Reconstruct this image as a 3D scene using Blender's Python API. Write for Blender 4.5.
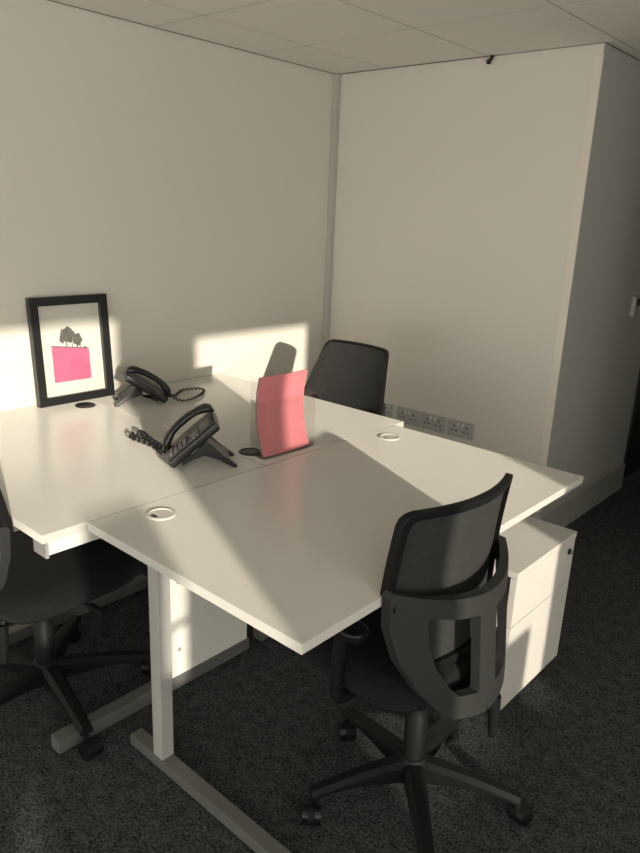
import bpy, bmesh, math, random
from math import sin, cos, pi, radians, sqrt
from mathutils import Vector, Matrix
random.seed(4)
S = bpy.context.scene
COL = S.collection
for o in list(bpy.data.objects): bpy.data.objects.remove(o)

# ------------------------------------------------------------------ camera
YAW, PITCH, ROLL = -0.719, 0.2921, -0.0422
cam_d = bpy.data.cameras.new('camera'); cam = bpy.data.objects.new('camera', cam_d); COL.objects.link(cam)
cam_d.sensor_fit = 'VERTICAL'; cam_d.sensor_height = 24.0; cam_d.lens = 711.7 / 853 * 24.0
cam_d.clip_start = 0.02
fw = Vector((sin(YAW) * cos(PITCH), cos(YAW) * cos(PITCH), -sin(PITCH)))
rt = Vector((cos(YAW), -sin(YAW), 0)); dn = fw.cross(rt)
r2 = cos(ROLL) * rt + sin(ROLL) * dn; d2 = -sin(ROLL) * rt + cos(ROLL) * dn
M = Matrix((r2, -d2, -fw)).transposed().to_4x4(); M.translation = Vector((2.8176, -3.2371, 1.5604))
cam.matrix_world = M
S.camera = cam

# ------------------------------------------------------------------ light
W = bpy.data.worlds.new('world'); S.world = W; W.use_nodes = True
bg = W.node_tree.nodes['Background']
bg.inputs[0].default_value = (1.0, 0.975, 0.92, 1); bg.inputs[1].default_value = 5.4
sun_d = bpy.data.lights.new('sun', 'SUN'); sun = bpy.data.objects.new('sun', sun_d); COL.objects.link(sun)
SLOPE, DROP = 0.44, 0.213                     # sunlight travels (-1, SLOPE, -DROP)
sun.rotation_euler = Vector((-1, SLOPE, -DROP)).to_track_quat('-Z', 'Y').to_euler()
sun.location = (6, -6, 4)
sun_d.energy = 5.3; sun_d.angle = radians(0.75); sun_d.color = (1.0, 0.905, 0.77)
S.view_settings.view_transform = 'Standard'; S.view_settings.look = 'None'
S.view_settings.gamma = 1.0; S.view_settings.use_curve_mapping = False
S.view_settings.exposure = 0.0

XW, YR, YF, H = 4.6, -6.3, 3.2, 2.287         # window wall, rear wall, far wall, ceiling height
XE = 1.474                                    # end of the back wall
# window openings in the right wall: y0, y1, sill, head
WINS = [(-3.09, -2.20, 0.54, 1.95), (-4.62, -3.475, 1.00, 2.08), (-6.10, -4.75, 0.20, 1.75)]  # last opening is added to bounce sun up to the ceiling
for (y0, y1, z0, z1) in WINS:                 # portals guide sampling of the sky through the openings
    a = bpy.data.lights.new('window_portal', 'AREA'); a.shape = 'RECTANGLE'; a.size = y1 - y0; a.size_y = z1 - z0
    a.cycles.is_portal = True
    ao = bpy.data.objects.new('window_portal', a); COL.objects.link(ao)
    ao.location = (XW + 0.16, (y0 + y1) / 2, (z0 + z1) / 2)
    ao.rotation_euler = Vector((-1, 0, 0)).to_track_quat('-Z', 'Z').to_euler()
FILL_WINS = [(0.20, 1.55, 0.30, 1.32), (1.70, 3.05, 0.30, 1.32), (3.20, 4.45, 0.30, 1.32)]   # rear windows added for fill light: x0, x1, sill, head
for (x0, x1, z0, z1) in FILL_WINS:
    a = bpy.data.lights.new('window_portal', 'AREA'); a.shape = 'RECTANGLE'; a.size = x1 - x0; a.size_y = z1 - z0
    a.cycles.is_portal = True
    ao = bpy.data.objects.new('window_portal', a); COL.objects.link(ao)
    ao.location = ((x0 + x1) / 2, YR - 0.13, (z0 + z1) / 2)
    ao.rotation_euler = Vector((0, 1, 0)).to_track_quat('-Z', 'Z').to_euler()

# ------------------------------------------------------------------ materials
def mat(name, col, rough=0.5, metal=0.0, spec=0.5, noise=None, bump=None, coat=0.0, sheen=0.0):
    m = bpy.data.materials.new(name); m.use_nodes = True
    nt = m.node_tree; b = nt.nodes['Principled BSDF']
    b.inputs['Base Color'].default_value = (*col, 1); b.inputs['Roughness'].default_value = rough
    b.inputs['Metallic'].default_value = metal; b.inputs['Specular IOR Level'].default_value = spec
    b.inputs['Coat Weight'].default_value = coat; b.inputs['Coat Roughness'].default_value = 0.15
    b.inputs['Sheen Weight'].default_value = sheen
    tc = nt.nodes.new('ShaderNodeTexCoord')
    if noise:                                  # (scale, amount) brightness variation
        n = nt.nodes.new('ShaderNodeTexNoise'); n.inputs['Scale'].default_value = noise[0]; n.inputs['Detail'].default_value = 6
        nt.links.new(tc.outputs['Object'], n.inputs['Vector'])
        r = nt.nodes.new('ShaderNodeMapRange'); a = noise[1]
        r.inputs[1].default_value = 0.3; r.inputs[2].default_value = 0.7
        r.inputs[3].default_value = 1 - a; r.inputs[4].default_value = 1 + a
        nt.links.new(n.outputs['Fac'], r.inputs[0])
        mx = nt.nodes.new('ShaderNodeMix'); mx.data_type = 'RGBA'; mx.blend_type = 'MULTIPLY'; mx.inputs[0].default_value = 1
        mx.inputs[6].default_value = (*col, 1); nt.links.new(r.outputs[0], mx.inputs[7])
        nt.links.new(mx.outputs[2], b.inputs['Base Color'])
    if bump:                                   # (scale, strength, distance)
        n = nt.nodes.new('ShaderNodeTexNoise'); n.inputs['Scale'].default_value = bump[0]; n.inputs['Detail'].default_value = 4
        nt.links.new(tc.outputs['Object'], n.inputs['Vector'])
        k = nt.nodes.new('ShaderNodeBump'); k.inputs['Strength'].default_value = bump[1]; k.inputs['Distance'].default_value = bump[2]
        nt.links.new(n.outputs['Fac'], k.inputs['Height']); nt.links.new(k.outputs[0], b.inputs['Normal'])
    return m

def clear_mat(name, gloss, tint):
    m = bpy.data.materials.new(name); m.use_nodes = True; nt = m.node_tree; nt.nodes.remove(nt.nodes['Principled BSDF'])
    out = nt.nodes['Material Output']; t = nt.nodes.new('ShaderNodeBsdfTransparent'); t.inputs[0].default_value = (*tint, 1)
    g = nt.nodes.new('ShaderNodeBsdfGlossy'); g.inputs['Roughness'].default_value = 0.06
    mx = nt.nodes.new('ShaderNodeMixShader'); mx.inputs[0].default_value = gloss
    nt.links.new(t.outputs[0], mx.inputs[1]); nt.links.new(g.outputs[0], mx.inputs[2]); nt.links.new(mx.outputs[0], out.inputs[0])
    return m

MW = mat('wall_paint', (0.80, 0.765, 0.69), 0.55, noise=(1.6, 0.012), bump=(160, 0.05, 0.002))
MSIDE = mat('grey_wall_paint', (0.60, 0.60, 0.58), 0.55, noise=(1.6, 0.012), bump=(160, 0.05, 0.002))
MSH = mat('skirting_gloss_paint', (0.44, 0.43, 0.405), 0.4)
MTRIM = mat('corner_trunking_plastic', (0.56, 0.535, 0.49), 0.45)
MBEAD = mat('corner_bead_paint', (0.84, 0.79, 0.70), 0.5)
MTILE = mat('ceiling_tile', (0.93, 0.89, 0.815), 0.9, bump=(240, 0.25, 0.003), noise=(200, 0.03))
MGRID = mat('ceiling_grid', (0.14, 0.135, 0.13), 0.6)
MVOID = mat('plenum_dark', (0.10, 0.10, 0.10), 0.9)
MDOOR = mat('dark_door', (0.030, 0.027, 0.025), 0.5, noise=(30, 0.2))
MDESK = mat('white_laminate', (0.565, 0.545, 0.505), 0.23, spec=0.45, bump=(900, 0.02, 0.0005))
MDESK.node_tree.nodes['Principled BSDF'].inputs['Diffuse Roughness'].default_value = 1.0   # matt, faintly textured melamine
MEDGE = mat('desk_edge_band', (0.80, 0.775, 0.715), 0.4)
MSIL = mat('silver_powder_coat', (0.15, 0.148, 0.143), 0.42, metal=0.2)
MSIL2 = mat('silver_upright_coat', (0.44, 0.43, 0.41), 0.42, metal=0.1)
MWPAN = mat('white_panel', (0.76, 0.735, 0.68), 0.45)
MCAP = mat('grey_plastic_cap', (0.32, 0.31, 0.30), 0.5)
MBLK = mat('black_plastic', (0.009, 0.009, 0.009), 0.55, spec=0.15, bump=(700, 0.12, 0.0004))
MBLK2 = mat('charcoal_plastic', (0.028, 0.028, 0.0275), 0.55, spec=0.25, bump=(700, 0.12, 0.0004))
MGLB = mat('gloss_black_plastic', (0.009, 0.009, 0.0095), 0.3, spec=0.3)
MFAB = mat('black_fabric', (0.011, 0.011, 0.0115), 0.95, spec=0.1, noise=(300, 0.35), bump=(900, 0.5, 0.001), sheen=0.05)
MMESH = mat('black_mesh_fabric', (0.035, 0.035, 0.0345), 0.9, spec=0.15, noise=(60, 0.12), bump=(1200, 0.5, 0.001), sheen=0.03)
MCHROME = mat('chrome', (0.65, 0.65, 0.64), 0.18, metal=1.0)
MSOCK = mat('socket_plastic', (0.52, 0.51, 0.49), 0.4)
MSLOT = mat('socket_slot', (0.06, 0.06, 0.06), 0.6)
MWH = mat('white_plastic', (0.76, 0.74, 0.69), 0.35)
MPHB = mat('phone_black', (0.012, 0.012, 0.0125), 0.34)
MPHG = mat('phone_grey', (0.04, 0.04, 0.039), 0.38)
MKEY = mat('phone_key', (0.22, 0.22, 0.21), 0.4)
MSCR = mat('phone_screen', (0.22, 0.225, 0.21), 0.15)
MFRB = mat('black_frame_wood', (0.018, 0.018, 0.019), 0.28, bump=(60, 0.05, 0.001))
MPAPER = mat('print_paper', (0.86, 0.83, 0.76), 0.8)
MPINK = mat('print_pink', (0.72, 0.165, 0.31), 0.8)
MTREE = mat('print_grey', (0.13, 0.125, 0.115), 0.85, noise=(150, 0.6))
MBRO = mat('brochure_pink', (0.75, 0.24, 0.27), 0.30, coat=0.3)
MBROE = mat('brochure_pages', (0.30, 0.25, 0.245), 0.7)
MACR = clear_mat('clear_acrylic', 0.035, (0.97, 0.97, 0.965))
MGLASS = clear_mat('window_glass', 0.05, (0.98, 0.985, 0.98))
# carpet: dark flecked loop pile
def carpet():
    m = mat('charcoal_carpet', (0.03, 0.03, 0.028), 0.98, spec=0.1); nt = m.node_tree; b = nt.nodes['Principled BSDF']
    tc = nt.nodes.new('ShaderNodeTexCoord'); n = nt.nodes.new('ShaderNodeTexNoise'); n.inputs['Scale'].default_value = 130; n.inputs['Detail'].default_value = 5
    n2 = nt.nodes.new('ShaderNodeTexNoise'); n2.inputs['Scale'].default_value = 28; n2.inputs['Detail'].default_value = 3
    ad = nt.nodes.new('ShaderNodeMath'); ad.operation = 'MULTIPLY_ADD'; ad.inputs[1].default_value = 0.35
    cr = nt.nodes.new('ShaderNodeValToRGB'); e = cr.color_ramp.elements
    e[0].position = 0.48; e[0].color = (0.008, 0.0085, 0.0088, 1); e[1].position = 0.86; e[1].color = (0.088, 0.092, 0.093, 1)
    k = nt.nodes.new('ShaderNodeBump'); k.inputs['Strength'].default_value = 0.9; k.inputs['Distance'].default_value = 0.008
    L = nt.links.new
    L(tc.outputs['Object'], n.inputs['Vector']); L(tc.outputs['Object'], n2.inputs['Vector'])
    L(n2.outputs['Fac'], ad.inputs[0]); L(n.outputs['Fac'], ad.inputs[2]); L(ad.outputs[0], cr.inputs[0])
    L(cr.outputs[0], b.inputs['Base Color']); L(n.outputs['Fac'], k.inputs['Height']); L(k.outputs[0], b.inputs['Normal'])
    return m
MCARP = carpet(); MCARP.node_tree.nodes['Principled BSDF'].inputs['Diffuse Roughness'].default_value = 1.0

# ------------------------------------------------------------------ helpers
def link(name, me, parent=None):
    o = bpy.data.objects.new(name, me); COL.objects.link(o)
    if parent: o.parent = parent
    return o

def obj(name, bm, m, parent=None, smooth=False, bevel=0.0, seg=2, sub=0):
    bmesh.ops.recalc_face_normals(bm, faces=bm.faces)
    if bevel:
        es = [e for e in bm.edges if len(e.link_faces) == 2 and e.calc_face_angle(0) > 0.6]
        bmesh.ops.bevel(bm, geom=es, offset=bevel, segments=seg, affect='EDGES', profile=0.5, clamp_overlap=True)
    me = bpy.data.meshes.new(name); bm.to_mesh(me); bm.free()
    for mm in (m if isinstance(m, (list, tuple)) else [m]): me.materials.append(mm)
    if smooth or bevel:
        for p in me.polygons: p.use_smooth = True
        try: me.set_sharp_from_angle(angle=radians(40))
        except Exception: pass
    o = link(name, me, parent)
    if bevel:
        wn = o.modifiers.new('weighted_normal', 'WEIGHTED_NORMAL'); wn.weight = 100; wn.keep_sharp = True
    if sub:
        md = o.modifiers.new('sub', 'SUBSURF'); md.levels = sub; md.render_levels = sub
    return o

def thing(name, label, cat, loc=(0, 0, 0), rotz=0.0, group=None):
    o = bpy.data.objects.new(name, None); COL.objects.link(o); o.empty_display_size = 0.1
    o.location = loc; o.rotation_euler = (0, 0, rotz); tag(o, label, cat, group); return o

def tag(o, label, cat, group=None):
    o['label'] = label; o['category'] = cat
    if group: o['group'] = group
    return o

def struct(o): o['kind'] = 'structure'; return o

def box(bm, x0, x1, y0, y1, z0, z1, mtx=None):
    v = [bm.verts.new((x, y, z)) for x in (x0, x1) for y in (y0, y1) for z in (z0, z1)]
    for f in ((0, 1, 3, 2), (4, 6, 7, 5), (0, 4, 5, 1), (2, 3, 7, 6), (0, 2, 6, 4), (1, 5, 7, 3)):
        bm.faces.new([v[i] for i in f])
    if mtx is not None: bmesh.ops.transform(bm, matrix=mtx, verts=v)
    return v
def bx(*a, mtx=None):
    bm = bmesh.new(); box(bm, *a, mtx=mtx); return bm

def cyl(bm, p0, p1, r0, r1=None, n=20, caps=True):
    r1 = r0 if r1 is None else r1
    p0, p1 = Vector(p0), Vector(p1); d = (p1 - p0).normalized()
    a = d.orthogonal().normalized(); b = d.cross(a); R = []
    for p, r in ((p0, r0), (p1, r1)):
        R.append([bm.verts.new(p + r * (cos(2 * pi * i / n) * a + sin(2 * pi * i / n) * b)) for i in range(n)])
    for i in range(n): bm.faces.new((R[0][i], R[0][(i + 1) % n], R[1][(i + 1) % n], R[1][i]))
    if caps: bm.faces.new(R[0][::-1]); bm.faces.new(R[1])

def lathe(bm, prof, n=24, c=(0, 0, 0)):
    R = [[bm.verts.new((c[0] + r * cos(2 * pi * i / n), c[1] + r * sin(2 * pi * i / n), c[2] + z)) for i in range(n)] for r, z in prof]
    for A, B in zip(R, R[1:]):
        for i in range(n): bm.faces.new((A[i], A[(i + 1) % n], B[(i + 1) % n], B[i]))
    bm.faces.new(R[0][::-1]); bm.faces.new(R[-1])

def tube(bm, pts, r, n=8):
    pts = [Vector(p) for p in pts]; rings = []; a = None
    for i, p in enumerate(pts):
        d = (pts[min(i + 1, len(pts) - 1)] - pts[max(i - 1, 0)]).normalized()
        a = d.orthogonal().normalized() if a is None else (a - d * a.dot(d)).normalized()
        b = d.cross(a); rr = r[i] if isinstance(r, (list, tuple)) else r
        rings.append([bm.verts.new(p + rr * (cos(2 * pi * k / n) * a + sin(2 * pi * k / n) * b)) for k in range(n)])
    for A, B in zip(rings, rings[1:]):
        for k in range(n): bm.faces.new((A[k], A[(k + 1) % n], B[(k + 1) % n], B[k]))
    bm.faces.new(rings[0][::-1]); bm.faces.new(rings[-1])

def prism(bm, poly, h0, h1, f):
    """poly in 2D, extruded between h0 and h1; f(a,b,h) -> xyz"""
    A = [bm.verts.new(f(a, b, h0)) for a, b in poly]; B = [bm.verts.new(f(a, b, h1)) for a, b in poly]; n = len(poly)
    bm.faces.new(A[::-1]); bm.faces.new(B)
    for i in range(n): bm.faces.new((A[i], A[(i + 1) % n], B[(i + 1) % n], B[i]))

def catmull(P, k=8, closed=False):
    P = [Vector(p) for p in P]; n = len(P); out = []
    rng = range(n) if closed else range(n - 1)
    for i in rng:
        p0, p1 = P[(i - 1) % n] if closed or i > 0 else P[0], P[i]
        p2 = P[(i + 1) % n]; p3 = P[(i + 2) % n] if closed or i + 2 < n else P[-1]
        for s in range(k):
            t = s / k
            out.append(0.5 * ((2 * p1) + (p2 - p0) * t + (2 * p0 - 5 * p1 + 4 * p2 - p3) * t * t + (3 * p1 - p0 - 3 * p2 + p3) * t ** 3))
    if not closed: out.append(P[-1])
    return out

def rrect(hx, z0, z1, hxt, r, n=6):
    """rounded trapezoid loop in (x,z), counter-clockwise; hx half width at the bottom, hxt at the top"""
    C = [(hx - r, z0 + r, -90), (hxt - r, z1 - r, 0), (-hxt + r, z1 - r, 90), (-hx + r, z0 + r, 180)]
    L = []
    for (x, z, a) in C:
        for i in range(n + 1):
            t = radians(a + 90 * i / n); L.append((x + r * cos(t), z + r * sin(t)))
    return L

def back_loop(hm, ht, hb, zm, z1, z0, r, rb, n=6):
    """chair back outline: widest (hm) at height zm, rounded top corners r and bottom corners rb"""
    R = []
    for i in range(n + 1):
        t = radians(-90 + 75 * i / n); R.append((hb - rb + rb * cos(t), z0 + rb + rb * sin(t)))
    R.append((hm, zm))
    for i in range(n + 1):
        t = radians(90 * i / n); R.append((ht - r + r * cos(t), z1 - r + r * sin(t)))
    return R + [(-x, z) for x, z in reversed(R)]

def resample(L, n):
    L = [Vector(p) for p in L]; L2 = L + [L[0]]; d = [0]
    for a, b in zip(L2, L2[1:]): d.append(d[-1] + (b - a).length)
    out = []; j = 0
    for i in range(n):
        t = d[-1] * i / n
        while d[j + 1] < t: j += 1
        out.append(L2[j].lerp(L2[j + 1], (t - d[j]) / max(1e-9, d[j + 1] - d[j])))
    return [(p[0], p[1]) for p in out]

def by_angle(L, c, n):
    """resample a loop by polar angle about c, so that two loops pair up"""
    out = []
    for i in range(n):
        a = 2 * pi * i / n; d = Vector((cos(a), sin(a))); best = 0
        for k in range(len(L)):
            p, q = Vector(L[k]) - Vector(c), Vector(L[(k + 1) % len(L)]) - Vector(c); e = q - p
            den = d.x * e.y - d.y * e.x
            if abs(den) < 1e-12: continue
            t = (p.x * e.y - p.y * e.x) / den; u = (p.x * d.y - p.y * d.x) / den
            if t > 0 and -1e-6 <= u <= 1 + 1e-6: best = max(best, t)
        out.append((c[0] + best * d.x, c[1] + best * d.y))
    return out

def ring_plate(bm, outer, inner, depth, th, rows=3):
    """a plate with a hole, bent over y = depth(x,z), thickness th towards -y"""
    n = len(outer); F = []; B = []
    for k in range(rows + 1):
        t = k / rows
        loop = [((1 - t) * a[0] + t * b[0], (1 - t) * a[1] + t * b[1]) for a, b in zip(outer, inner)]
        F.append([bm.verts.new((x, depth(x, z), z)) for x, z in loop])
        B.append([bm.verts.new((x, depth(x, z) - th, z)) for x, z in loop])
    for k in range(rows):
        for i in range(n):
            j = (i + 1) % n
            bm.faces.new((F[k][i], F[k][j], F[k + 1][j], F[k + 1][i])); bm.faces.new((B[k][j], B[k][i], B[k + 1][i], B[k + 1][j]))
    for i in range(n):
        j = (i + 1) % n
        bm.faces.new((F[0][j], F[0][i], B[0][i], B[0][j])); bm.faces.new((F[-1][i], F[-1][j], B[-1][j], B[-1][i]))

def copy_tree(o, parent=None):
    c = o.copy(); COL.objects.link(c); c.parent = parent
    for ch in list(o.children): copy_tree(ch, c)
    return c

# ------------------------------------------------------------------ the room
T = 0.12
struct(obj('floor', bx(-T, XW + T, YR - T, YF + T, -0.1, 0), MCARP))
struct(obj('wall_left', bx(-T, 0, YR - T, 0.12, 0, H + 0.25), MW))
struct(obj('wall_back', bx(0, XE - 0.001, 0, 0.12, 0, H + 0.25), MW))
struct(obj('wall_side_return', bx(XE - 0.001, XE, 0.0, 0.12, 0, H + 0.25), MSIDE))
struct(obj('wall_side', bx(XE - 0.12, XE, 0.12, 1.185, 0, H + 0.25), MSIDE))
wp = obj('wall_side_beyond', bx(XE - 0.12, XE, 2.10, YF, 0, H + 0.25), MW); struct(wp)
struct(obj('wall_side_header', bx(XE - 0.12, XE, 1.185, 2.10, 2.06, H + 0.25), MW))
struct(obj('wall_far', bx(XE, XW, YF, YF + T, 0, H + 0.25), MW))
struct(obj('wall_blocker', bx(2.32, 2.44, -0.25, YF, 0, H + 0.25), MW))  # unseen partition added to keep light off the side wall
struct(obj('wall_blocker_return', bx(2.44, XW, -0.25, -0.13, 0, H + 0.25), MW))  # added return that closes off the light-blocking partition
bm = bmesh.new(); xp = -T
for (x0, x1, z0, z1) in FILL_WINS:
    box(bm, xp, x0, YR - T, YR, 0, H + 0.25); box(bm, x0, x1, YR - T, YR, 0, z0); box(bm, x0, x1, YR - T, YR, z1, H + 0.25); xp = x1
box(bm, xp, XW + T, YR - T, YR, 0, H + 0.25); struct(obj('wall_rear', bm, MW))
for k, (x0, x1, z0, z1) in enumerate(FILL_WINS):  # frames and panes of the added rear windows
    f = bmesh.new(); w = 0.03; ya, yb = YR - 0.10, YR - 0.06
    box(f, x0, x0 + w, ya, yb, z0, z1); box(f, x1 - w, x1, ya, yb, z0, z1); box(f, x0 + w, x1 - w, ya, yb, z0, z0 + w); box(f, x0 + w, x1 - w, ya, yb, z1 - w, z1)
    fo = struct(obj('window_%d' % (k + 4), f, MWH)); obj('window_pane', bx(x0 + w, x1 - w, YR - 0.083, YR - 0.077, z0 + w, z1 - w), MGLASS, fo)
bm = bmesh.new(); ys = YR; 
for (y0, y1, z0, z1) in sorted(WINS):
    box(bm, XW, XW + 0.14, ys, y0, 0, H + 0.25)
    if z0 > 0.99:          # made-up open slit, added to throw a sliver of sun on the carpet
        box(bm, XW, XW + 0.14, y0, -4.145, 0, z0); box(bm, XW, XW + 0.14, -4.010, -3.60, 0, z0); box(bm, XW, XW + 0.14, -3.60, y1, 0, 0.76)  # sill stepped to stand in for an unseen sun blocker
        box(bm, XW, XW + 0.14, -4.145, -4.010, 0.745, z0); box(bm, XW, XW + 0.14, -4.145, -4.010, 0, 0.2)
    else: box(bm, XW, XW + 0.14, y0, y1, 0, z0)
    box(bm, XW, XW + 0.14, y0, y1, z1, H + 0.25); ys = y1
box(bm, XW, XW + 0.14, ys, YF, 0, H + 0.25)
box(bm, XW + 0.02, XW + 0.09, -3.84, -3.675, 1.0, 1.47)     # made-up block on the high sill, shades the crosswise desk corner
box(bm, XW + 0.02, XW + 0.09, -2.54, -2.38, 0.54, 0.84)    # made-up block on the low sill, shades the pedestal front
struct(obj('wall_right', bm, MW))
for k, (y0, y1, z0, z1) in enumerate(WINS):
    f = bmesh.new(); w = 0.02
    box(f, XW + 0.10, XW + 0.13, y0, y0 + w, z0, z1); box(f, XW + 0.10, XW + 0.13, y1 - w, y1, z0, z1)
    box(f, XW + 0.10, XW + 0.13, y0 + w, y1 - w, z0, z0 + w); box(f, XW + 0.10, XW + 0.13, y0 + w, y1 - w, z1 - w, z1)
    fo = struct(obj('window_%d' % (k + 1), f, MWH))
    obj('window_pane', bx(XW + 0.112, XW + 0.118, y0 + w, y1 - w, z0 + w, z1 - w), MGLASS, fo)

# ceiling: slab, grid bars and single tiles
ce = struct(obj('ceiling', bx(-T, XW + T, YR - T, YF + T, H + 0.03, H + 0.25), MVOID))
GX, GY = 0.332, -0.609
xs = [0.0] + [GX + 0.6 * k for k in range(8) if GX + 0.6 * k < XW] + [XW]
ysl = [YR] + sorted(GY + 0.6 * k for k in range(-9, 7) if YR < GY + 0.6 * k < YF) + [YF]
meshes = {}; gap = 0.0025
for i in range(len(xs) - 1):
    for j in range(len(ysl) - 1):
        x0, x1, y0, y1 = xs[i], xs[i + 1], ysl[j], ysl[j + 1]
        if y0 > -0.1 and x1 < XE: continue
        if y1 - y0 < 0.02: continue
        key = (round(x1 - x0, 3), round(y1 - y0, 3))
        if key not in meshes:
            b = bx(gap, key[0] - gap, gap, key[1] - gap, 0, 0.028)
            t = obj('ceiling_tile', b, MTILE, ce); meshes[key] = t.data
        else: t = link('ceiling_tile', meshes[key], ce)
        t.location = (x0, y0, H)
for x in xs[1:-1]:
    obj('ceiling_grid_bar', bx(x - 0.012, x + 0.012, YR, YF, H + 0.0008, H + 0.0275), MGRID, ce)
for y in ysl[1:-1]:
    obj('ceiling_grid_bar', bx(0, XW, y - 0.012, y + 0.012, H + 0.0008, H + 0.0275), MGRID, ce)
# thin dark strips along the wall tops under the tiles
struct(obj('trim_1', bx(0.0, 0.006, YR, 0, H - 0.002, H - 0.0002), MGRID))
struct(obj('trim_2', bx(0.006, XE, -0.006, 0, H - 0.002, H - 0.0002), MGRID))
struct(obj('trim_3', bx(XE, XE + 0.006, 0, YF, H - 0.002, H - 0.0002), MGRID))
# corner trunking between left and back walls, and the bead on the outer corner
bm = bmesh.new(); box(bm, 0, 0.034, -0.034, 0, 0.16, H - 0.004); tr = struct(obj('trim_4', bm, MTRIM, bevel=0.003))
bm = bmesh.new(); box(bm, XE - 0.036, XE + 0.004, -0.005, 0, 0.16, H - 0.045); struct(obj('trim_5', bm, MBEAD, bevel=0.0015))
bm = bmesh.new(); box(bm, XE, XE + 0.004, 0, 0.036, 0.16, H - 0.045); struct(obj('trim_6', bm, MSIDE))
# deep skirting trunking
struct(obj('baseboard_back', bx(0, XE + 0.035, -0.035, 0, 0, 0.16), MSH, bevel=0.004))
struct(obj('baseboard_side', bx(XE, XE + 0.035, 0, 1.12, 0, 0.16), MSH, bevel=0.004))
struct(obj('baseboard_left', bx(0, 0.018, YR, -0.05, 0, 0.12), MSH, bevel=0.003))
# dark door beyond the side wall
dr = struct(obj('door_1', bx(XE - 0.05, XE - 0.01, 1.215, 2.07, 0.005, 2.03), MDOOR))
bm = bmesh.new(); box(bm, XE - 0.06, XE + 0.012, 1.185, 1.215, 0, 2.06); box(bm, XE - 0.06, XE + 0.012, 2.07, 2.10, 0, 2.06); box(bm, XE - 0.06, XE + 0.012, 1.215, 2.07, 2.03, 2.06)
obj('door_frame', bm, MDOOR, dr)
bm = bmesh.new(); cyl(bm, (XE - 0.01, 1.29, 1.0), (XE + 0.04, 1.29, 1.0), 0.009); cyl(bm, (XE + 0.035, 1.28, 1.0), (XE + 0.035, 1.40, 1.0), 0.009)
obj('door_handle', bm, MCHROME, dr, smooth=True)

# wall sockets on the back wall
def socket(x0, x1, z0, z1, label, gang):
    t = thing('wall_socket', label, 'socket', ((x0 + x1) / 2, 0, (z0 + z1) / 2))
    w, h = (x1 - x0) / 2, (z1 - z0) / 2
    obj('faceplate', bx(-w, w, -0.011, 0, -h, h), MSOCK, t, bevel=0.003)
    for g in range(gang):
        cx = (g - (gang - 1) / 2) * 0.074
        bm = bmesh.new()
        box(bm, cx - 0.004, cx + 0.004, -0.0125, -0.010, 0.008, 0.020)
        box(bm, cx - 0.018, cx - 0.008, -0.0125, -0.010, -0.014, -0.006); box(bm, cx + 0.008, cx + 0.018, -0.0125, -0.010, -0.014, -0.006)
        obj('outlet', bm, MSLOT, t)
        rx = cx + (0.022 if g == 0 and gang == 2 else -0.022 if gang == 2 else 0.022)
        obj('rocker_switch', bx(rx - 0.006, rx + 0.006, -0.0145, -0.010, 0.014, 0.034), MWH, t, bevel=0.001)
socket(0.566, 0.722, 0.435, 0.527, 'grey double wall socket next to the single socket by the chair', 2)
socket(0.734, 0.890, 0.437, 0.529, 'grey double wall socket in the middle of the row of three', 2)
socket(0.908, 1.064, 0.437, 0.529, 'grey double wall socket at the end of the row by the wall corner', 2)
socket(0.448, 0.535, 0.440, 0.527, 'single wall socket half hidden behind the chair back', 1)
# thermostat on the side wall
t = thing('thermostat', 'small white wall control with black display on the shaded side wall', 'thermostat', (XE, 0.885, 1.135))
obj('body', bx(0, 0.024, -0.04, 0.04, -0.055, 0.055), MSOCK, t, bevel=0.004)
obj('display', bx(0.0235, 0.0265, -0.022, 0.028, 0.004, 0.042), MGLB, t, bevel=0.001)
obj('control_panel', bx(0.0235, 0.026, -0.024, 0.030, -0.046, -0.006), MSOCK, t, bevel=0.001)
# little black clip hanging from the ceiling edge
t = thing('cable_clip', 'small black clip dangling from the ceiling edge on the back wall', 'clip', (0.95, -0.018, H - 0.004))
bm = bmesh.new(); tube(bm, [(0.012, 0, 0), (0.010, -0.004, -0.008), (0.0, -0.004, -0.020), (-0.004, 0, -0.032)], 0.0075, 8); obj('clip_body', bm, MGLB, t, smooth=True)
bm = bmesh.new(); tube(bm, [(0.002, -0.008, -0.014), (-0.012, -0.012, -0.020), (-0.008, -0.006, -0.034)], 0.004, 6); obj('clip_jaw', bm, MGLB, t, smooth=True)

# ------------------------------------------------------------------ desks
D = 0.73; TH = 0.025
def grommet(parent, x, y, dark=False):
    bm = bmesh.new(); n = 32
    prof = [(0.042, 0.0), (0.042, 0.0025), (0.039, 0.0040), (0.033, 0.0040), (0.031, 0.0015), (0.031, 0.0)]
    R = [[bm.verts.new((r * cos(2 * pi * i / n), r * sin(2 * pi * i / n), z)) for i in range(n)] for r, z in prof]
    for A, B in zip(R, R[1:]):
        for i in range(n): bm.faces.new((A[i], A[(i + 1) % n], B[(i + 1) % n], B[i]))
    g = obj('cable_grommet', bm, MGLB if dark else MWH, parent, smooth=True); g.location = (x, y, D)
    bm = bmesh.new(); cyl(bm, (0, 0, 0.0002), (0, 0, 0.0018), 0.031, n=32); box(bm, -0.005, 0.030, -0.010, 0.010, 0.0017, 0.0022)
    l = obj('grommet_lid', bm, MGLB if dark else MWH, g)
    bm = bmesh.new()
    if not dark:
        box(bm, -0.011, 0.011, -0.030, -0.017, 0.0019, 0.0024); s = obj('cable_slot', bm, MSLOT, g)
    else: bm.free()
XJ, XR = 1.185, 1.988
YL0, YM, YL1 = -2.446, -1.642, -0.832
YR0, YR1 = -2.316, -0.905
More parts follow.
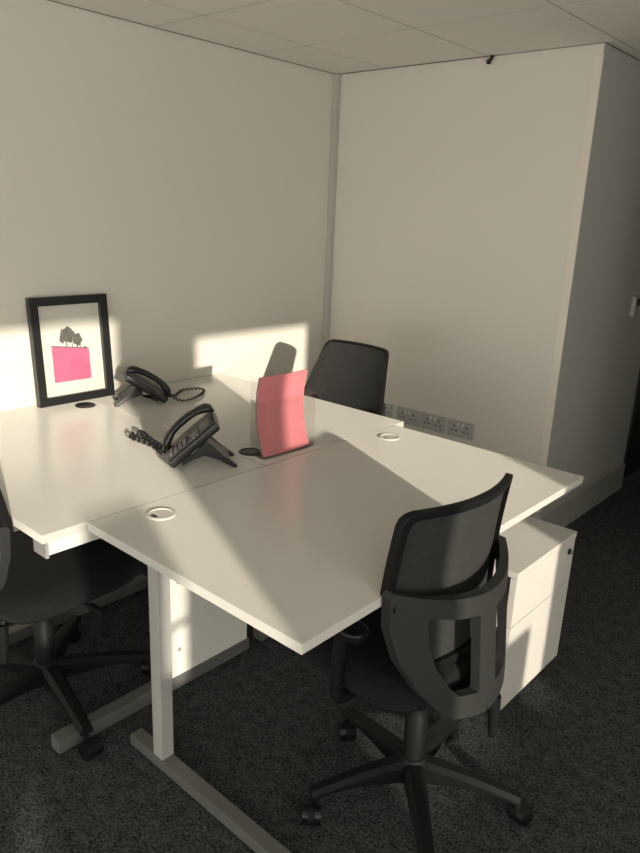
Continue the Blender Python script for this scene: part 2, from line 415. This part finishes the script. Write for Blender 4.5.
def desk_wall(name_label, y_out, y_in, sgn):
    """desk against the left wall; sgn=+1 when the user sits on the low-y side"""
    t = thing('desk', name_label, 'desk')
    a, b = min(y_out, y_in), max(y_out, y_in)
    obj('desktop', bx(0.004, XJ - 0.002, a + 0.0018, b - 0.0018, D - TH, D), MDESK, t, bevel=0.0015)
    for xe, panel in ((1.125, True), (0.50, False)):
        foot0, foot1 = y_out + sgn * 0.02, y_in - sgn * 0.03
        y0, y1 = min(foot0, foot1), max(foot0, foot1)
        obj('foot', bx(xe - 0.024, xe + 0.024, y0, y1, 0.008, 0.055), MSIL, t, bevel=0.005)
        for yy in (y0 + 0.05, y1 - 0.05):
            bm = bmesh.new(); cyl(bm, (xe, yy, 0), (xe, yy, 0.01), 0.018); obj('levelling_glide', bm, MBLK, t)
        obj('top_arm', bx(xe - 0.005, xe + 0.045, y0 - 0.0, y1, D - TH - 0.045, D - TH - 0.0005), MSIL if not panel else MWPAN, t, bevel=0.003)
        u0, u1 = (y_in - sgn * 0.375, y_in - sgn * 0.04)
        y2, y3 = min(u0, u1), max(u0, u1)
        if panel:
            up = obj('upright_panel', bx(xe - 0.02, xe + 0.02, y2, y3, 0.055, D - TH - 0.045), MWPAN, t, bevel=0.003)
            for zz in (0.155, 0.405, 0.60):
                bm = bmesh.new(); cyl(bm, (xe + 0.0195, u0 + sgn * 0.03, zz), (xe + 0.023, u0 + sgn * 0.03, zz), 0.007, n=16); obj('bolt_cap', bm, MCAP, up)
        else:
            c = (y2 + y3) / 2
            obj('upright', bx(xe - 0.022, xe + 0.022, c - 0.03, c + 0.03, 0.055, D - TH - 0.045), MSIL, t, bevel=0.004)
    yb = y_in - sgn * 0.13
    obj('cross_beam', bx(0.522, 1.105, yb - 0.02, yb + 0.02, D - TH - 0.11, D - TH - 0.05), MSIL, t, bevel=0.003)
    grommet(t, 0.135 if sgn > 0 else 1.045, y_in - sgn * 0.056, True)
    return t
dL1 = desk_wall('white desk against the wall holding the framed picture and a phone', YL0, YM, 1)
dL2 = desk_wall('white desk by the back wall holding the phone beside the frame', YL1, YM, -1)
bm = bmesh.new(); box(bm, 1.112, 1.178, YL0 + 0.012, YL0 + 0.021, D - TH - 0.047, D - TH - 0.001); obj('end_cap', bm, MCAP, dL1)

dR = thing('desk', 'white desk set crosswise at the ends of the two wall desks', 'desk')
obj('desktop', bx(XJ + 0.002, XR, YR0, YR1, D - TH, D), MDESK, dR, bevel=0.0015)
for yc in (-2.235, -0.985):
    far = yc > -1.5                             # the far frame stops short of the pedestal
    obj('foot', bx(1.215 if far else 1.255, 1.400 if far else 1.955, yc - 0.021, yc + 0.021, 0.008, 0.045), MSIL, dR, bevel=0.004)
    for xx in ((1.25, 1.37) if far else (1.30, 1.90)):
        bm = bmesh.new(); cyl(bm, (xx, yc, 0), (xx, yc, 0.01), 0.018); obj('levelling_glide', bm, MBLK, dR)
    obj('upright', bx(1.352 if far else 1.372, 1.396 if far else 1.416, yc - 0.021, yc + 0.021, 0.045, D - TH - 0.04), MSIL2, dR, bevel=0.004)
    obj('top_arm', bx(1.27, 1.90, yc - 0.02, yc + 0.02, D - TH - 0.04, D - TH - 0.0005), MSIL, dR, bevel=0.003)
obj('cross_beam', bx(1.374, 1.394, -2.213, -1.007, D - TH - 0.11, D - TH - 0.05), MSIL, dR, bevel=0.003)
grommet(dR, 1.278, -2.140); grommet(dR, 1.273, -1.058)

# ------------------------------------------------------------------ drawer pedestal
PX, PY0, PY1, PZ = 1.997, -1.355, -0.915, 0.53
t = thing('drawer_pedestal', 'white two-drawer office pedestal with lock under the desk end', 'pedestal')
obj('carcass', bx(PX - 0.585, PX - 0.040, PY0 + 0.004, PY1 - 0.004, 0.045, PZ - 0.022), MWPAN, t, bevel=0.002)
obj('top_panel', bx(PX - 0.590, PX + 0.002, PY0, PY1, PZ - 0.022, PZ), MDESK, t, bevel=0.002)
for z0, z1 in ((0.340, PZ - 0.024), (0.030, 0.337)):
    d_ = obj('drawer', bx(PX - 0.022, PX, PY0 + 0.001, PY1 - 0.001, z0, z1), MDESK, t, bevel=0.0015)
    obj('grip_recess', bx(PX - 0.040, PX - 0.022, PY0 + 0.022, PY1 - 0.022, z0 + 0.005, z1 - 0.005), MSLOT, d_)
lk = bmesh.new(); cyl(lk, (PX - 0.002, PY1 - 0.045, PZ - 0.062), (PX + 0.005, PY1 - 0.045, PZ - 0.062), 0.011, n=20)
lo = obj('lock', lk, MGLB, t, smooth=True)
bm = bmesh.new(); box(bm, PX + 0.005, PX + 0.012, PY1 - 0.047, PY1 - 0.043, PZ - 0.070, PZ - 0.054); obj('key_slot', bm, MCHROME, lo)
for xx in (PX - 0.55, PX - 0.08):
    for yy in (PY0 + 0.06, PY1 - 0.06):
        bm = bmesh.new(); cyl(bm, (xx, yy - 0.012, 0.022), (xx, yy + 0.012, 0.022), 0.022); box(bm, xx - 0.012, xx + 0.012, yy - 0.008, yy + 0.008, 0.03, 0.047)
        obj('castor', bm, MBLK, t, smooth=True)

# ------------------------------------------------------------------ office chairs
def ysh(x, z):                                    # back support, bowed out behind the mesh (front face)
    return 0.026 - 0.065 - 0.112 * (1 - (x / 0.24) ** 2) - 0.03 * (0.70 - z) / 0.3
def arm_mesh(ang, L=0.275):
    bm = bmesh.new(); N = 10; rings = []
    for i in range(N + 1):
        t = i / N; r = 0.03 + (L - 0.03) * t
        w = 0.027 - 0.008 * t; zt = 0.135 - 0.040 * t ** 1.6; zb = 0.072 + 0.006 * t + (0.012 * sin(pi * t))
        zb = min(zb, zt - 0.022)
        prof = [(-w, zb), (w, zb), (w * 1.05, zt - 0.012), (w * 0.55, zt), (-w * 0.55, zt), (-w * 1.05, zt - 0.012)]
        rings.append([bm.verts.new((r * cos(ang) - a * sin(ang), r * sin(ang) + a * cos(ang), b)) for a, b in prof])
    for A, B in zip(rings, rings[1:]):
        for k in range(6): bm.faces.new((A[k], A[(k + 1) % 6], B[(k + 1) % 6], B[k]))
    bm.faces.new(rings[0][::-1]); bm.faces.new(rings[-1])
    return bm
def make_chair(label, loc, rotz, base_ang, arms, castor_turn, seat_y, ZT, hb, ht, recline, back_y, ssc=1.0, rb=0.268, group=None):
    t = thing('office_chair', label, 'chair', loc, rotz, group)
    def ydep(x, z):                               # front surface of the mesh back (the sitter is at +y)
        v = (z - 0.47) / (ZT - 0.47)
        return back_y - 0.098 + 0.055 * (x / 0.22) ** 2 + 0.018 * sin(pi * v) - (0.012 + recline) * v
    # star base
    bm = bmesh.new(); lathe(bm, [(0.034, 0.065), (0.040, 0.075), (0.042, 0.130), (0.036, 0.140), (0.033, 0.142)]); hub = obj('base_hub', bm, MBLK, t, smooth=True)
    for k in range(5):
        a = base_ang + k * 2 * pi / 5
        ar = obj('base_arm', arm_mesh(a, rb + 0.007), MBLK, t, smooth=True)
        cx, cy = rb * cos(a), rb * sin(a); b = a + castor_turn[k]
        ca = bmesh.new(); cyl(ca, (cx, cy, 0.050), (cx, cy, 0.092), 0.008, n=12)
        ox, oy = cx + 0.018 * cos(b), cy + 0.018 * sin(b); sx, sy = -sin(b), cos(b)
        # hood over the twin wheels
        hp = []
        for q in range(13):
            th = radians(-20 + 220 * q / 12); hp.append((0.0305 * cos(th), 0.0305 * sin(th)))
        prism(ca, hp, -0.007, 0.007, lambda u, v, h: (ox + u * cos(b) + h * sx, oy + u * sin(b) + h * sy, 0.0285 + v))
        co = obj('castor', ca, MBLK, ar, smooth=True)
        for s in (-1, 1):
            w = bmesh.new(); cyl(w, (ox + s * 0.008 * sx, oy + s * 0.008 * sy, 0.0285), (ox + s * 0.025 * sx, oy + s * 0.025 * sy, 0.0285), 0.0283, 0.0265, n=24)
            o_ = obj('castor_wheel', w, MGLB, ar, smooth=True)
    bm = bmesh.new(); lathe(bm, [(0.030, 0.135), (0.030, 0.27), (0.026, 0.275), (0.026, 0.30), (0.016, 0.302), (0.016, 0.39)]); obj('gas_column', bm, MBLK, t, smooth=True)
    # tilt mechanism with levers
    obj('mechanism', bx(-0.075, 0.075, -0.13, 0.12, 0.375, 0.425), MBLK, t, bevel=0.012)
    bm = bmesh.new(); tube(bm, [(0.06, 0.03, 0.40), (0.16, 0.04, 0.40), (0.25, 0.05, 0.392)], 0.006); tube(bm, [(0.20, 0.045, 0.396), (0.262, 0.052, 0.391)], [0.011, 0.014]); obj('height_lever', bm, MBLK, t, smooth=True)
    bm = bmesh.new(); tube(bm, [(0.05, -0.125, 0.40), (0.08, -0.165, 0.395), (0.088, -0.172, 0.37)], 0.009); tube(bm, [(0.088, -0.172, 0.385), (0.092, -0.178, 0.30), (0.090, -0.180, 0.262)], [0.018, 0.015, 0.010], 10); obj('back_lever', bm, MBLK, t, smooth=True)
    # seat
    def sl(sc, z, n=48):
        P = []
        for i in range(n):
            a = 2 * pi * i / n; c_, s_ = cos(a), sin(a); e = 0.42
            x = 0.245 * sc * abs(c_) ** e * (1 if c_ > 0 else -1); y = seat_y + 0.230 * sc * abs(s_) ** e * (1 if s_ > 0 else -1)
            zz = z - (0.018 * max(0, (y - seat_y - 0.115) / 0.12) ** 2 if y > seat_y + 0.115 else 0) + 0.006 * (x / 0.24) ** 2
            P.append((x, y, zz))
        return P
    bm = bmesh.new(); R = [[bm.verts.new(p) for p in sl(s, z)] for s, z in ((0.965, 0.436), (1.0, 0.448), (1.005, 0.465), (0.985, 0.483), (0.93, 0.494), (0.8, 0.498), (0.45, 0.495))]
    for A, B in zip(R, R[1:]):
        for i in range(48): bm.faces.new((A[i], A[(i + 1) % 48], B[(i + 1) % 48], B[i]))
    bm.faces.new(R[0][::-1]); bm.faces.new(R[-1]); obj('seat_cushion', bm, MFAB, t, smooth=True)
    bm = bmesh.new(); R = [[bm.verts.new(p) for p in sl(s, z)] for s, z in ((0.55, 0.412), (0.86, 0.416), (0.95, 0.428), (0.96, 0.437))]
    for A, B in zip(R, R[1:]):
        for i in range(48): bm.faces.new((A[i], A[(i + 1) % 48], B[(i + 1) % 48], B[i]))
    bm.faces.new(R[0][::-1]); bm.faces.new(R[-1]); obj('seat_shell', bm, MBLK, t, smooth=True)
    # back: plastic rim, mesh panel, shield
    n = 120; cz = (0.0, 0.71)
    outer = by_angle(back_loop(hb, ht, hb - 0.055, 0.73, ZT, 0.505, 0.035, 0.06), cz, n); inner = by_angle(back_loop(hb - 0.018, ht - 0.018, hb - 0.073, 0.73, ZT - 0.021, 0.528, 0.024, 0.05), cz, n)
    bm = bmesh.new(); ring_plate(bm, outer, inner, ydep, 0.022, 2); obj('back_frame', bm, MBLK, t, bevel=0.003, seg=2)
    bm = bmesh.new(); G = []
    for j in range(15):
        row = []
        for i in range(17):
            z = 0.515 + (ZT - 0.010 - 0.515) * j / 14; hw = ((hb - 0.055 + 0.055 * (z - 0.505) / 0.225) if z < 0.73 else hb + (ht - hb) * (z - 0.73) / (ZT - 0.73)) - 0.008 - (0.022 if j in (0, 14) else 0.007 if j in (1, 13) else 0); x = -hw + 2 * hw * i / 16
            row.append((x, ydep(x, z) + 0.0015, z))
        G.append(row)
    Fv = [[bm.verts.new(p) for p in r] for r in G]; Bv = [[bm.verts.new((p[0], p[1] - 0.010, p[2])) for p in r] for r in G]
    for j in range(14):
        for i in range(16):
            bm.faces.new((Fv[j][i], Fv[j][i + 1], Fv[j + 1][i + 1], Fv[j + 1][i])); bm.faces.new((Bv[j][i + 1], Bv[j][i], Bv[j + 1][i], Bv[j + 1][i + 1]))
    for i in range(16):
        bm.faces.new((Fv[0][i + 1], Fv[0][i], Bv[0][i], Bv[0][i + 1])); bm.faces.new((Fv[14][i], Fv[14][i + 1], Bv[14][i + 1], Bv[14][i]))
    for j in range(14):
        bm.faces.new((Fv[j][0], Fv[j + 1][0], Bv[j + 1][0], Bv[j][0])); bm.faces.new((Fv[j + 1][16], Fv[j][16], Bv[j][16], Bv[j + 1][16]))
    obj('mesh_panel', bm, MMESH, t, smooth=True)
    bm = bmesh.new()
    for s in (-1, 1):
        oloop = [(0.0, 0.722), (0.06, 0.723), (0.12, 0.729), (0.18, 0.738), (0.235, 0.752), (0.238, 0.66), (0.222, 0.58), (0.19, 0.51), (0.15, 0.455), (0.11, 0.42), (0.0, 0.405)]
        iloop = [(0.034, 0.672), (0.10, 0.676), (0.168, 0.690), (0.166, 0.62), (0.150, 0.56), (0.120, 0.505), (0.095, 0.478), (0.034, 0.470)]
        c_ = (s * 0.095 * ssc, 0.585)
        oo = by_angle([(s * x * ssc, z) for x, z in oloop], c_, n); ii = by_angle([(s * x * ssc, z) for x, z in iloop], c_, n)
        ring_plate(bm, oo, ii, lambda x, z: back_y - 0.6 * recline + ysh(x, z), 0.026, 4)
    obj('back_support', bm, MBLK2, t, smooth=True)
    for s in (-1, 1):
        bm = bmesh.new(); cyl(bm, (s * 0.212 * ssc, ydep(0.212, 0.71) - 0.040, 0.71), (s * 0.212 * ssc, ydep(0.212, 0.71) - 0.008, 0.71), 0.020); obj('pivot', bm, MBLK, t, smooth=True)
    bm = bmesh.new(); box(bm, -0.055, 0.055, back_y - 0.180, -0.11, 0.385, 0.425); obj('back_bracket', bm, MBLK, t, bevel=0.008)
    bm = bmesh.new(); cyl(bm, (0.056, -0.185, 0.40), (0.060, -0.185, 0.40), 0.008, n=14); obj('bolt', bm, MCHROME, t)
    if arms:
        for s in (-1, 1):
            bm = bmesh.new(); pts = [(s * 0.10, 0.06, 0.408), (s * 0.235, 0.06, 0.412), (s * 0.262, 0.06, 0.44), (s * 0.264, 0.058, 0.52), (s * 0.262, 0.05, 0.612)]
            tube(bm, catmull(pts, 5), 0.017, 10); a_ = obj('arm_post', bm, MBLK, t, smooth=True)
            bm = bmesh.new(); pad = []
            for i in range(28):
                a = 2 * pi * i / 28; pad.append((s * 0.255 + 0.038 * abs(cos(a)) ** 0.7 * (1 if cos(a) > 0 else -1), 0.10 + 0.115 * abs(sin(a)) ** 0.6 * (1 if sin(a) > 0 else -1)))
            prism(bm, pad, 0.608, 0.634, lambda u, v, h: (u, v, h)); obj('arm_pad', bm, MGLB, t, bevel=0.008, seg=3)
    return t
c1 = make_chair('black mesh-back office chair with armrests pulled up to the crosswise desk', (1.968, -1.818, 0), radians(90 - 4), radians(24 - 86), True, (0.9, 2.1, 2.6, 1.2, 0.3),
                0.10, 0.944, 0.230, 0.222, 0.0, 0.0, 1.0, 0.288)
c2 = make_chair('black office chair between the far desk and the back wall', (0.79, -0.86, 0), radians(180 - 1), radians(-89), False, (0.4, 1.9, 2.8, 1.0, 0.2),
                0.08, 0.985, 0.240, 0.188, 0.09, 0.0, 0.86)
c3 = make_chair('black office chair tucked under the desk with the framed picture', (0.87, -2.31, 0), radians(3), radians(-12), False, (0.3, 1.2, 2.4, 2.0, 1.0),
                0.02, 0.940, 0.232, 0.222, 0.03, -0.14, 1.0, 0.325)

# ------------------------------------------------------------------ framed print leaning on the wall
FW, FH, FB, FD = 0.355, 0.452, 0.036, 0.030
pf = thing('framed_print', 'black framed print of a grey tree on a pink square', 'picture', (0.037, -1.686, D))
# local: x = out of the wall, y along the wall, z up; leaned back about its lower back edge
lean = Matrix.Rotation(radians(-4.2), 4, 'Y')
def fpart(name, bm, m, parent, bevel=0):
    bmesh.ops.transform(bm, matrix=lean, verts=bm.verts); return obj(name, bm, m, parent, bevel=bevel)
for nm, a in (('frame_rail', (0, FD, -FW / 2, FW / 2, 0.0005, FB)), ('frame_rail', (0, FD, -FW / 2, FW / 2, FH - FB, FH)),
              ('frame_stile', (0, FD, -FW / 2, -FW / 2 + FB, FB, FH - FB)), ('frame_stile', (0, FD, FW / 2 - FB, FW / 2, FB, FH - FB))):
    fpart(nm, bx(*a), MFRB, pf, 0.002)
fpart('backing_board', bx(0.002, 0.008, -FW / 2 + FB - 0.006, FW / 2 - FB + 0.006, FB - 0.006, FH - FB + 0.006), MCAP, pf)
pr = fpart('print_sheet', bx(0.008, 0.010, -FW / 2 + FB - 0.004, FW / 2 - FB + 0.004, FB - 0.004, FH - FB + 0.004), MPAPER, pf)
iw, ih = FW - 2 * FB, FH - 2 * FB
def uv(u, v): return (-iw / 2 + u * iw, FB + v * ih)
bm = bmesh.new(); prism(bm, [uv(0.174, 0.147), uv(0.779, 0.144), uv(0.782, 0.490), uv(0.174, 0.556)], 0.0102, 0.0106, lambda a, b, h: (h, a, b)); fpart('pink_square', bm, MPINK, pr)
def blob(pts, h, name='tree_print'):
    bm = bmesh.new(); prism(bm, pts, 0.0107, 0.0107 + h, lambda a, b, hh: (hh, a, b)); return fpart(name, bm, MTREE, pr)
def crown(u, v, ru, rv, seed, n=46):
    rnd = random.Random(seed); P = []
    for i in range(n):
        a = 2 * pi * i / n; k = 1 + 0.09 * sin(5 * a + seed) + rnd.uniform(-0.10, 0.08); P.append(uv(u + ru * k * cos(a), v + rv * k * sin(a)))
    return P
blob(crown(0.445, 0.665, 0.115, 0.088, 1), 0.0003); blob(crown(0.60, 0.605, 0.075, 0.070, 2), 0.0004); blob(crown(0.36, 0.625, 0.05, 0.045, 3), 0.0005)
for u, v0, v1, w in ((0.42, 0.53, 0.64, 0.010), (0.585, 0.51, 0.60, 0.008), (0.51, 0.52, 0.60, 0.006), (0.645, 0.505, 0.57, 0.006)):
    blob([uv(u - w, v0), uv(u + w, v0), uv(u + w * 0.6, v1), uv(u - w * 0.6, v1)], 0.0006, 'trunk_print')
blob([uv(0.174, 0.553), uv(0.76, 0.490), uv(0.76, 0.500), uv(0.174, 0.563)], 0.0007, 'ground_line')
blob(crown(0.715, 0.505, 0.025, 0.014, 5, 24), 0.0008, 'bush_print')
fpart('glazing', bx(0.016, 0.018, -FW / 2 + FB - 0.003, FW / 2 - FB + 0.003, FB - 0.003, FH - FB + 0.003), clear_mat('picture_glass', 0.05, (0.99, 0.99, 0.985)), pf)

# ------------------------------------------------------------------ desk phones (the user sits at local -y, handset on local -x)
def make_phone(label, loc, rotz, cord, cord_r, twist, tilt):
    t = thing('desk_phone', label, 'phone', loc, rotz)
    al = radians(tilt); L = 0.205
    base = Matrix.Translation((0, -0.105, 0.012)) @ Matrix.Rotation(al, 4, 'X')     # local: x, t along the body, n normal
    def bp(name, bm, m, parent=t, bevel=0, smooth=False):
        bmesh.ops.transform(bm, matrix=base, verts=bm.verts); return obj(name, bm, m, parent, bevel=bevel, smooth=smooth)
    body = bp('body', bx(-0.088, 0.088, 0, L, -0.004, 0.026), MPHB, bevel=0.008)
    bp('face_panel', bx(-0.018, 0.083, 0.006, L - 0.008, 0.026, 0.029), MPHG, t, bevel=0.001)
    scr = bp('screen', bx(0.002, 0.066, 0.148, 0.186, 0.029, 0.0315), MSCR, t, bevel=0.001)
    for r in range(4):
        for c in range(3):
            bp('key', bx(-0.004 + c * 0.023, 0.013 + c * 0.023, 0.016 + r * 0.019, 0.028 + r * 0.019, 0.029, 0.0325), MKEY, t)
    bm = bmesh.new(); cyl(bm, (0.036, 0.120, 0.028), (0.036, 0.120, 0.033), 0.018, n=24); bp('navigation_ring', bm, MKEY, t)
    for c in range(3):
        bp('function_key', bx(0.062, 0.078, 0.098 + c * 0.015, 0.107 + c * 0.015, 0.029, 0.032), MKEY, t)
    # handset: an arched grip with two thicker ends
    hx0 = -0.054; prof = []
    N = 24; rings = []; bm = bmesh.new()
    for i in range(N + 1):
        s = i / N; tt = 0.002 + 0.212 * s; e = abs(2 * s - 1)
        nrm = 0.036 + 0.030 * (1 - e ** 2.6); th = 0.013 + 0.008 * max(0, (e - 0.55) / 0.45) ** 0.7; w = 0.020 + 0.008 * max(0, (e - 0.5) / 0.5) ** 0.6
        if i in (0, N): th *= 0.6; w *= 0.8
        rings.append([bm.verts.new((hx0 + w * cos(q) * (1 if abs(cos(q)) > 0.01 else 1), tt, nrm + th * sin(q))) for q in [2 * pi * k / 14 for k in range(14)]])
    for A, B in zip(rings, rings[1:]):
        for k in range(14): bm.faces.new((A[k], A[(k + 1) % 14], B[(k + 1) % 14], B[k]))
    bm.faces.new(rings[0][::-1]); bm.faces.new(rings[-1]); bp('handset', bm, MPHB, t, smooth=True)
    # stand: two splayed legs joined by a plate
    ty, tz = -0.105 + 0.135 * cos(al), 0.012 + 0.135 * sin(al)
    for s in (-1, 1):
        bm = bmesh.new(); P = [(ty - 0.035, tz - 0.052), (ty + 0.012, tz - 0.004), (0.055, 0.050), (0.108, 0.008), (0.106, 0.0), (0.094, 0.0), (0.045, 0.030), (0.0, 0.045), (-0.04, 0.030), (-0.075, 0.012), (-0.07, 0.045)]
        prism(bm, P, s * 0.057 - 0.007, s * 0.057 + 0.007, lambda a, b, h: (h, a, b)); obj('stand_leg', bm, MPHB, t, bevel=0.002)
    bm = bmesh.new(); P = [(ty - 0.02, tz - 0.03), (ty + 0.006, tz - 0.006), (0.055, 0.047), (0.085, 0.026), (0.080, 0.020), (0.045, 0.038)]
    prism(bm, P, -0.050, 0.050, lambda a, b, h: (h, a, b)); obj('stand_plate', bm, MPHG, t)
    # curly cord in desk coordinates
    inv = (Matrix.Translation(loc) @ Matrix.Rotation(rotz, 4, 'Z')).inverted()
    pts = catmull([inv @ Vector(p) for p in cord], 30); bm = bmesh.new(); hel = []
    d = 0
    for i, p in enumerate(pts):
        nx = pts[min(i + 1, len(pts) - 1)]; pv = pts[max(i - 1, 0)]; tg = (nx - pv).normalized(); sd = tg.cross(Vector((0, 0, 1))).normalized(); up = sd.cross(tg)
        if i: d += (p - pv).length / (2 if i < len(pts) - 1 else 1)
        for ph in ([0] if not twist else [0]):
            a = d * twist
            hel.append(p + cord_r * (cos(a) * sd + sin(a) * up))
    tube(bm, hel, 0.0034 if twist < 500 else 0.003, 6); obj('handset_cord', bm, MPHB, t, smooth=True)
    return t
Zc = D + 0.0150
make_phone('black desk phone with tall kickstand standing next to the pink brochure', (1.022, -1.778, D), radians(-36),
           [(0.905, -1.842, Zc + 0.02), (0.87, -1.838, Zc), (0.80, -1.822, Zc), (0.73, -1.822, Zc), (0.665, -1.822, Zc), (0.640, -1.80, Zc), (0.655, -1.775, Zc + 0.003), (0.70, -1.79, Zc + 0.006), (0.77, -1.808, Zc + 0.004), (0.85, -1.82, Zc + 0.004), (0.90, -1.83, Zc + 0.02)], 0.0085, 420, 41)
make_phone('black desk phone beside the framed print close to the wall', (0.232, -1.492, D), radians(150),
           [(0.30, -1.39, Zc + 0.015), (0.345, -1.36, Zc - 0.005), (0.355, -1.31, Zc - 0.005), (0.325, -1.23, Zc - 0.005), (0.270, -1.165, Zc - 0.005), (0.225, -1.165, Zc - 0.005), (0.20, -1.22, Zc - 0.005), (0.23, -1.28, Zc - 0.005), (0.27, -1.33, Zc - 0.003), (0.285, -1.37, Zc + 0.01)], 0.0042, 700, 33)

# ------------------------------------------------------------------ leaflet holder with a pink brochure
bh = thing('leaflet_holder', 'clear acrylic leaflet stand where the desks meet', 'leaflet holder', (1.105, -1.487, D), radians(-2))
# local: +x towards the crosswise desk, y along the width
hw = 0.124
def prof_x(z): return -0.020 + 0.055 * (1 - min(1, z / 0.06)) ** 2 * 0.6 - 0.10 * max(0, z - 0.05) * 0.55
bm = bmesh.new()
def sheet(bm, f, z0, z1, y0, y1, th, n=14, m=6, bow=0.0):
    A = []
    for j in range(n + 1):
        z = z0 + (z1 - z0) * j / n
        A.append([(f(z) + bow * (1 - (2 * i / m - 1) ** 2), y0 + (y1 - y0) * i / m, z) for i in range(m + 1)])
    Fv = [[bm.verts.new(p) for p in r] for r in A]; Bv = [[bm.verts.new((p[0] - th, p[1], p[2])) for p in r] for r in A]
    for j in range(n):
        for i in range(m):
            bm.faces.new((Fv[j][i], Fv[j][i + 1], Fv[j + 1][i + 1], Fv[j + 1][i])); bm.faces.new((Bv[j][i + 1], Bv[j][i], Bv[j + 1][i], Bv[j + 1][i + 1]))
    for i in range(m):
        bm.faces.new((Fv[0][i + 1], Fv[0][i], Bv[0][i], Bv[0][i + 1])); bm.faces.new((Fv[n][i], Fv[n][i + 1], Bv[n][i + 1], Bv[n][i]))
    for j in range(n):
        bm.faces.new((Fv[j][0], Fv[j + 1][0], Bv[j + 1][0], Bv[j][0])); bm.faces.new((Fv[j + 1][m], Fv[j][m], Bv[j][m], Bv[j + 1][m]))
sheet(bm, lambda z: -0.024 - 0.01 * z, 0.004, 0.278, -hw, hw, 0.003); obj('back_plate', bm, MACR, bh, smooth=True)
bm = bmesh.new(); sheet(bm, lambda z: 0.048 - 0.03 * z, 0.004, 0.205, -hw, hw, 0.003); obj('front_plate', bm, MACR, bh, smooth=True)
obj('base_plate', bx(-0.045, 0.05, -hw, hw, 0.0005, 0.004), MACR, bh)
for s in (-1, 1): obj('side_plate', bx(-0.032, 0.040, s * hw - 0.0015, s * hw + 0.0015, 0.004, 0.205), MACR, bh)
br = thing('brochure', 'glossy pink brochure standing in the clear leaflet holder', 'brochure', (1.105, -1.487, D), radians(-2))
def bf(z):
    t = z / 0.297
    return 0.034 - 0.022 * t - 0.12 * t * (1 - t)
bm = bmesh.new(); sheet(bm, lambda z: bf(z) + 0.001, 0.006, 0.286, -0.115, 0.112, 0.0012, 18, 8, 0.006); obj('cover', bm, MBRO, br, smooth=True)
bm = bmesh.new(); sheet(bm, lambda z: bf(z) - 0.0004, 0.006, 0.284, -0.114, 0.111, 0.008, 18, 8, 0.006); obj('pages', bm, MBROE, br, smooth=True)
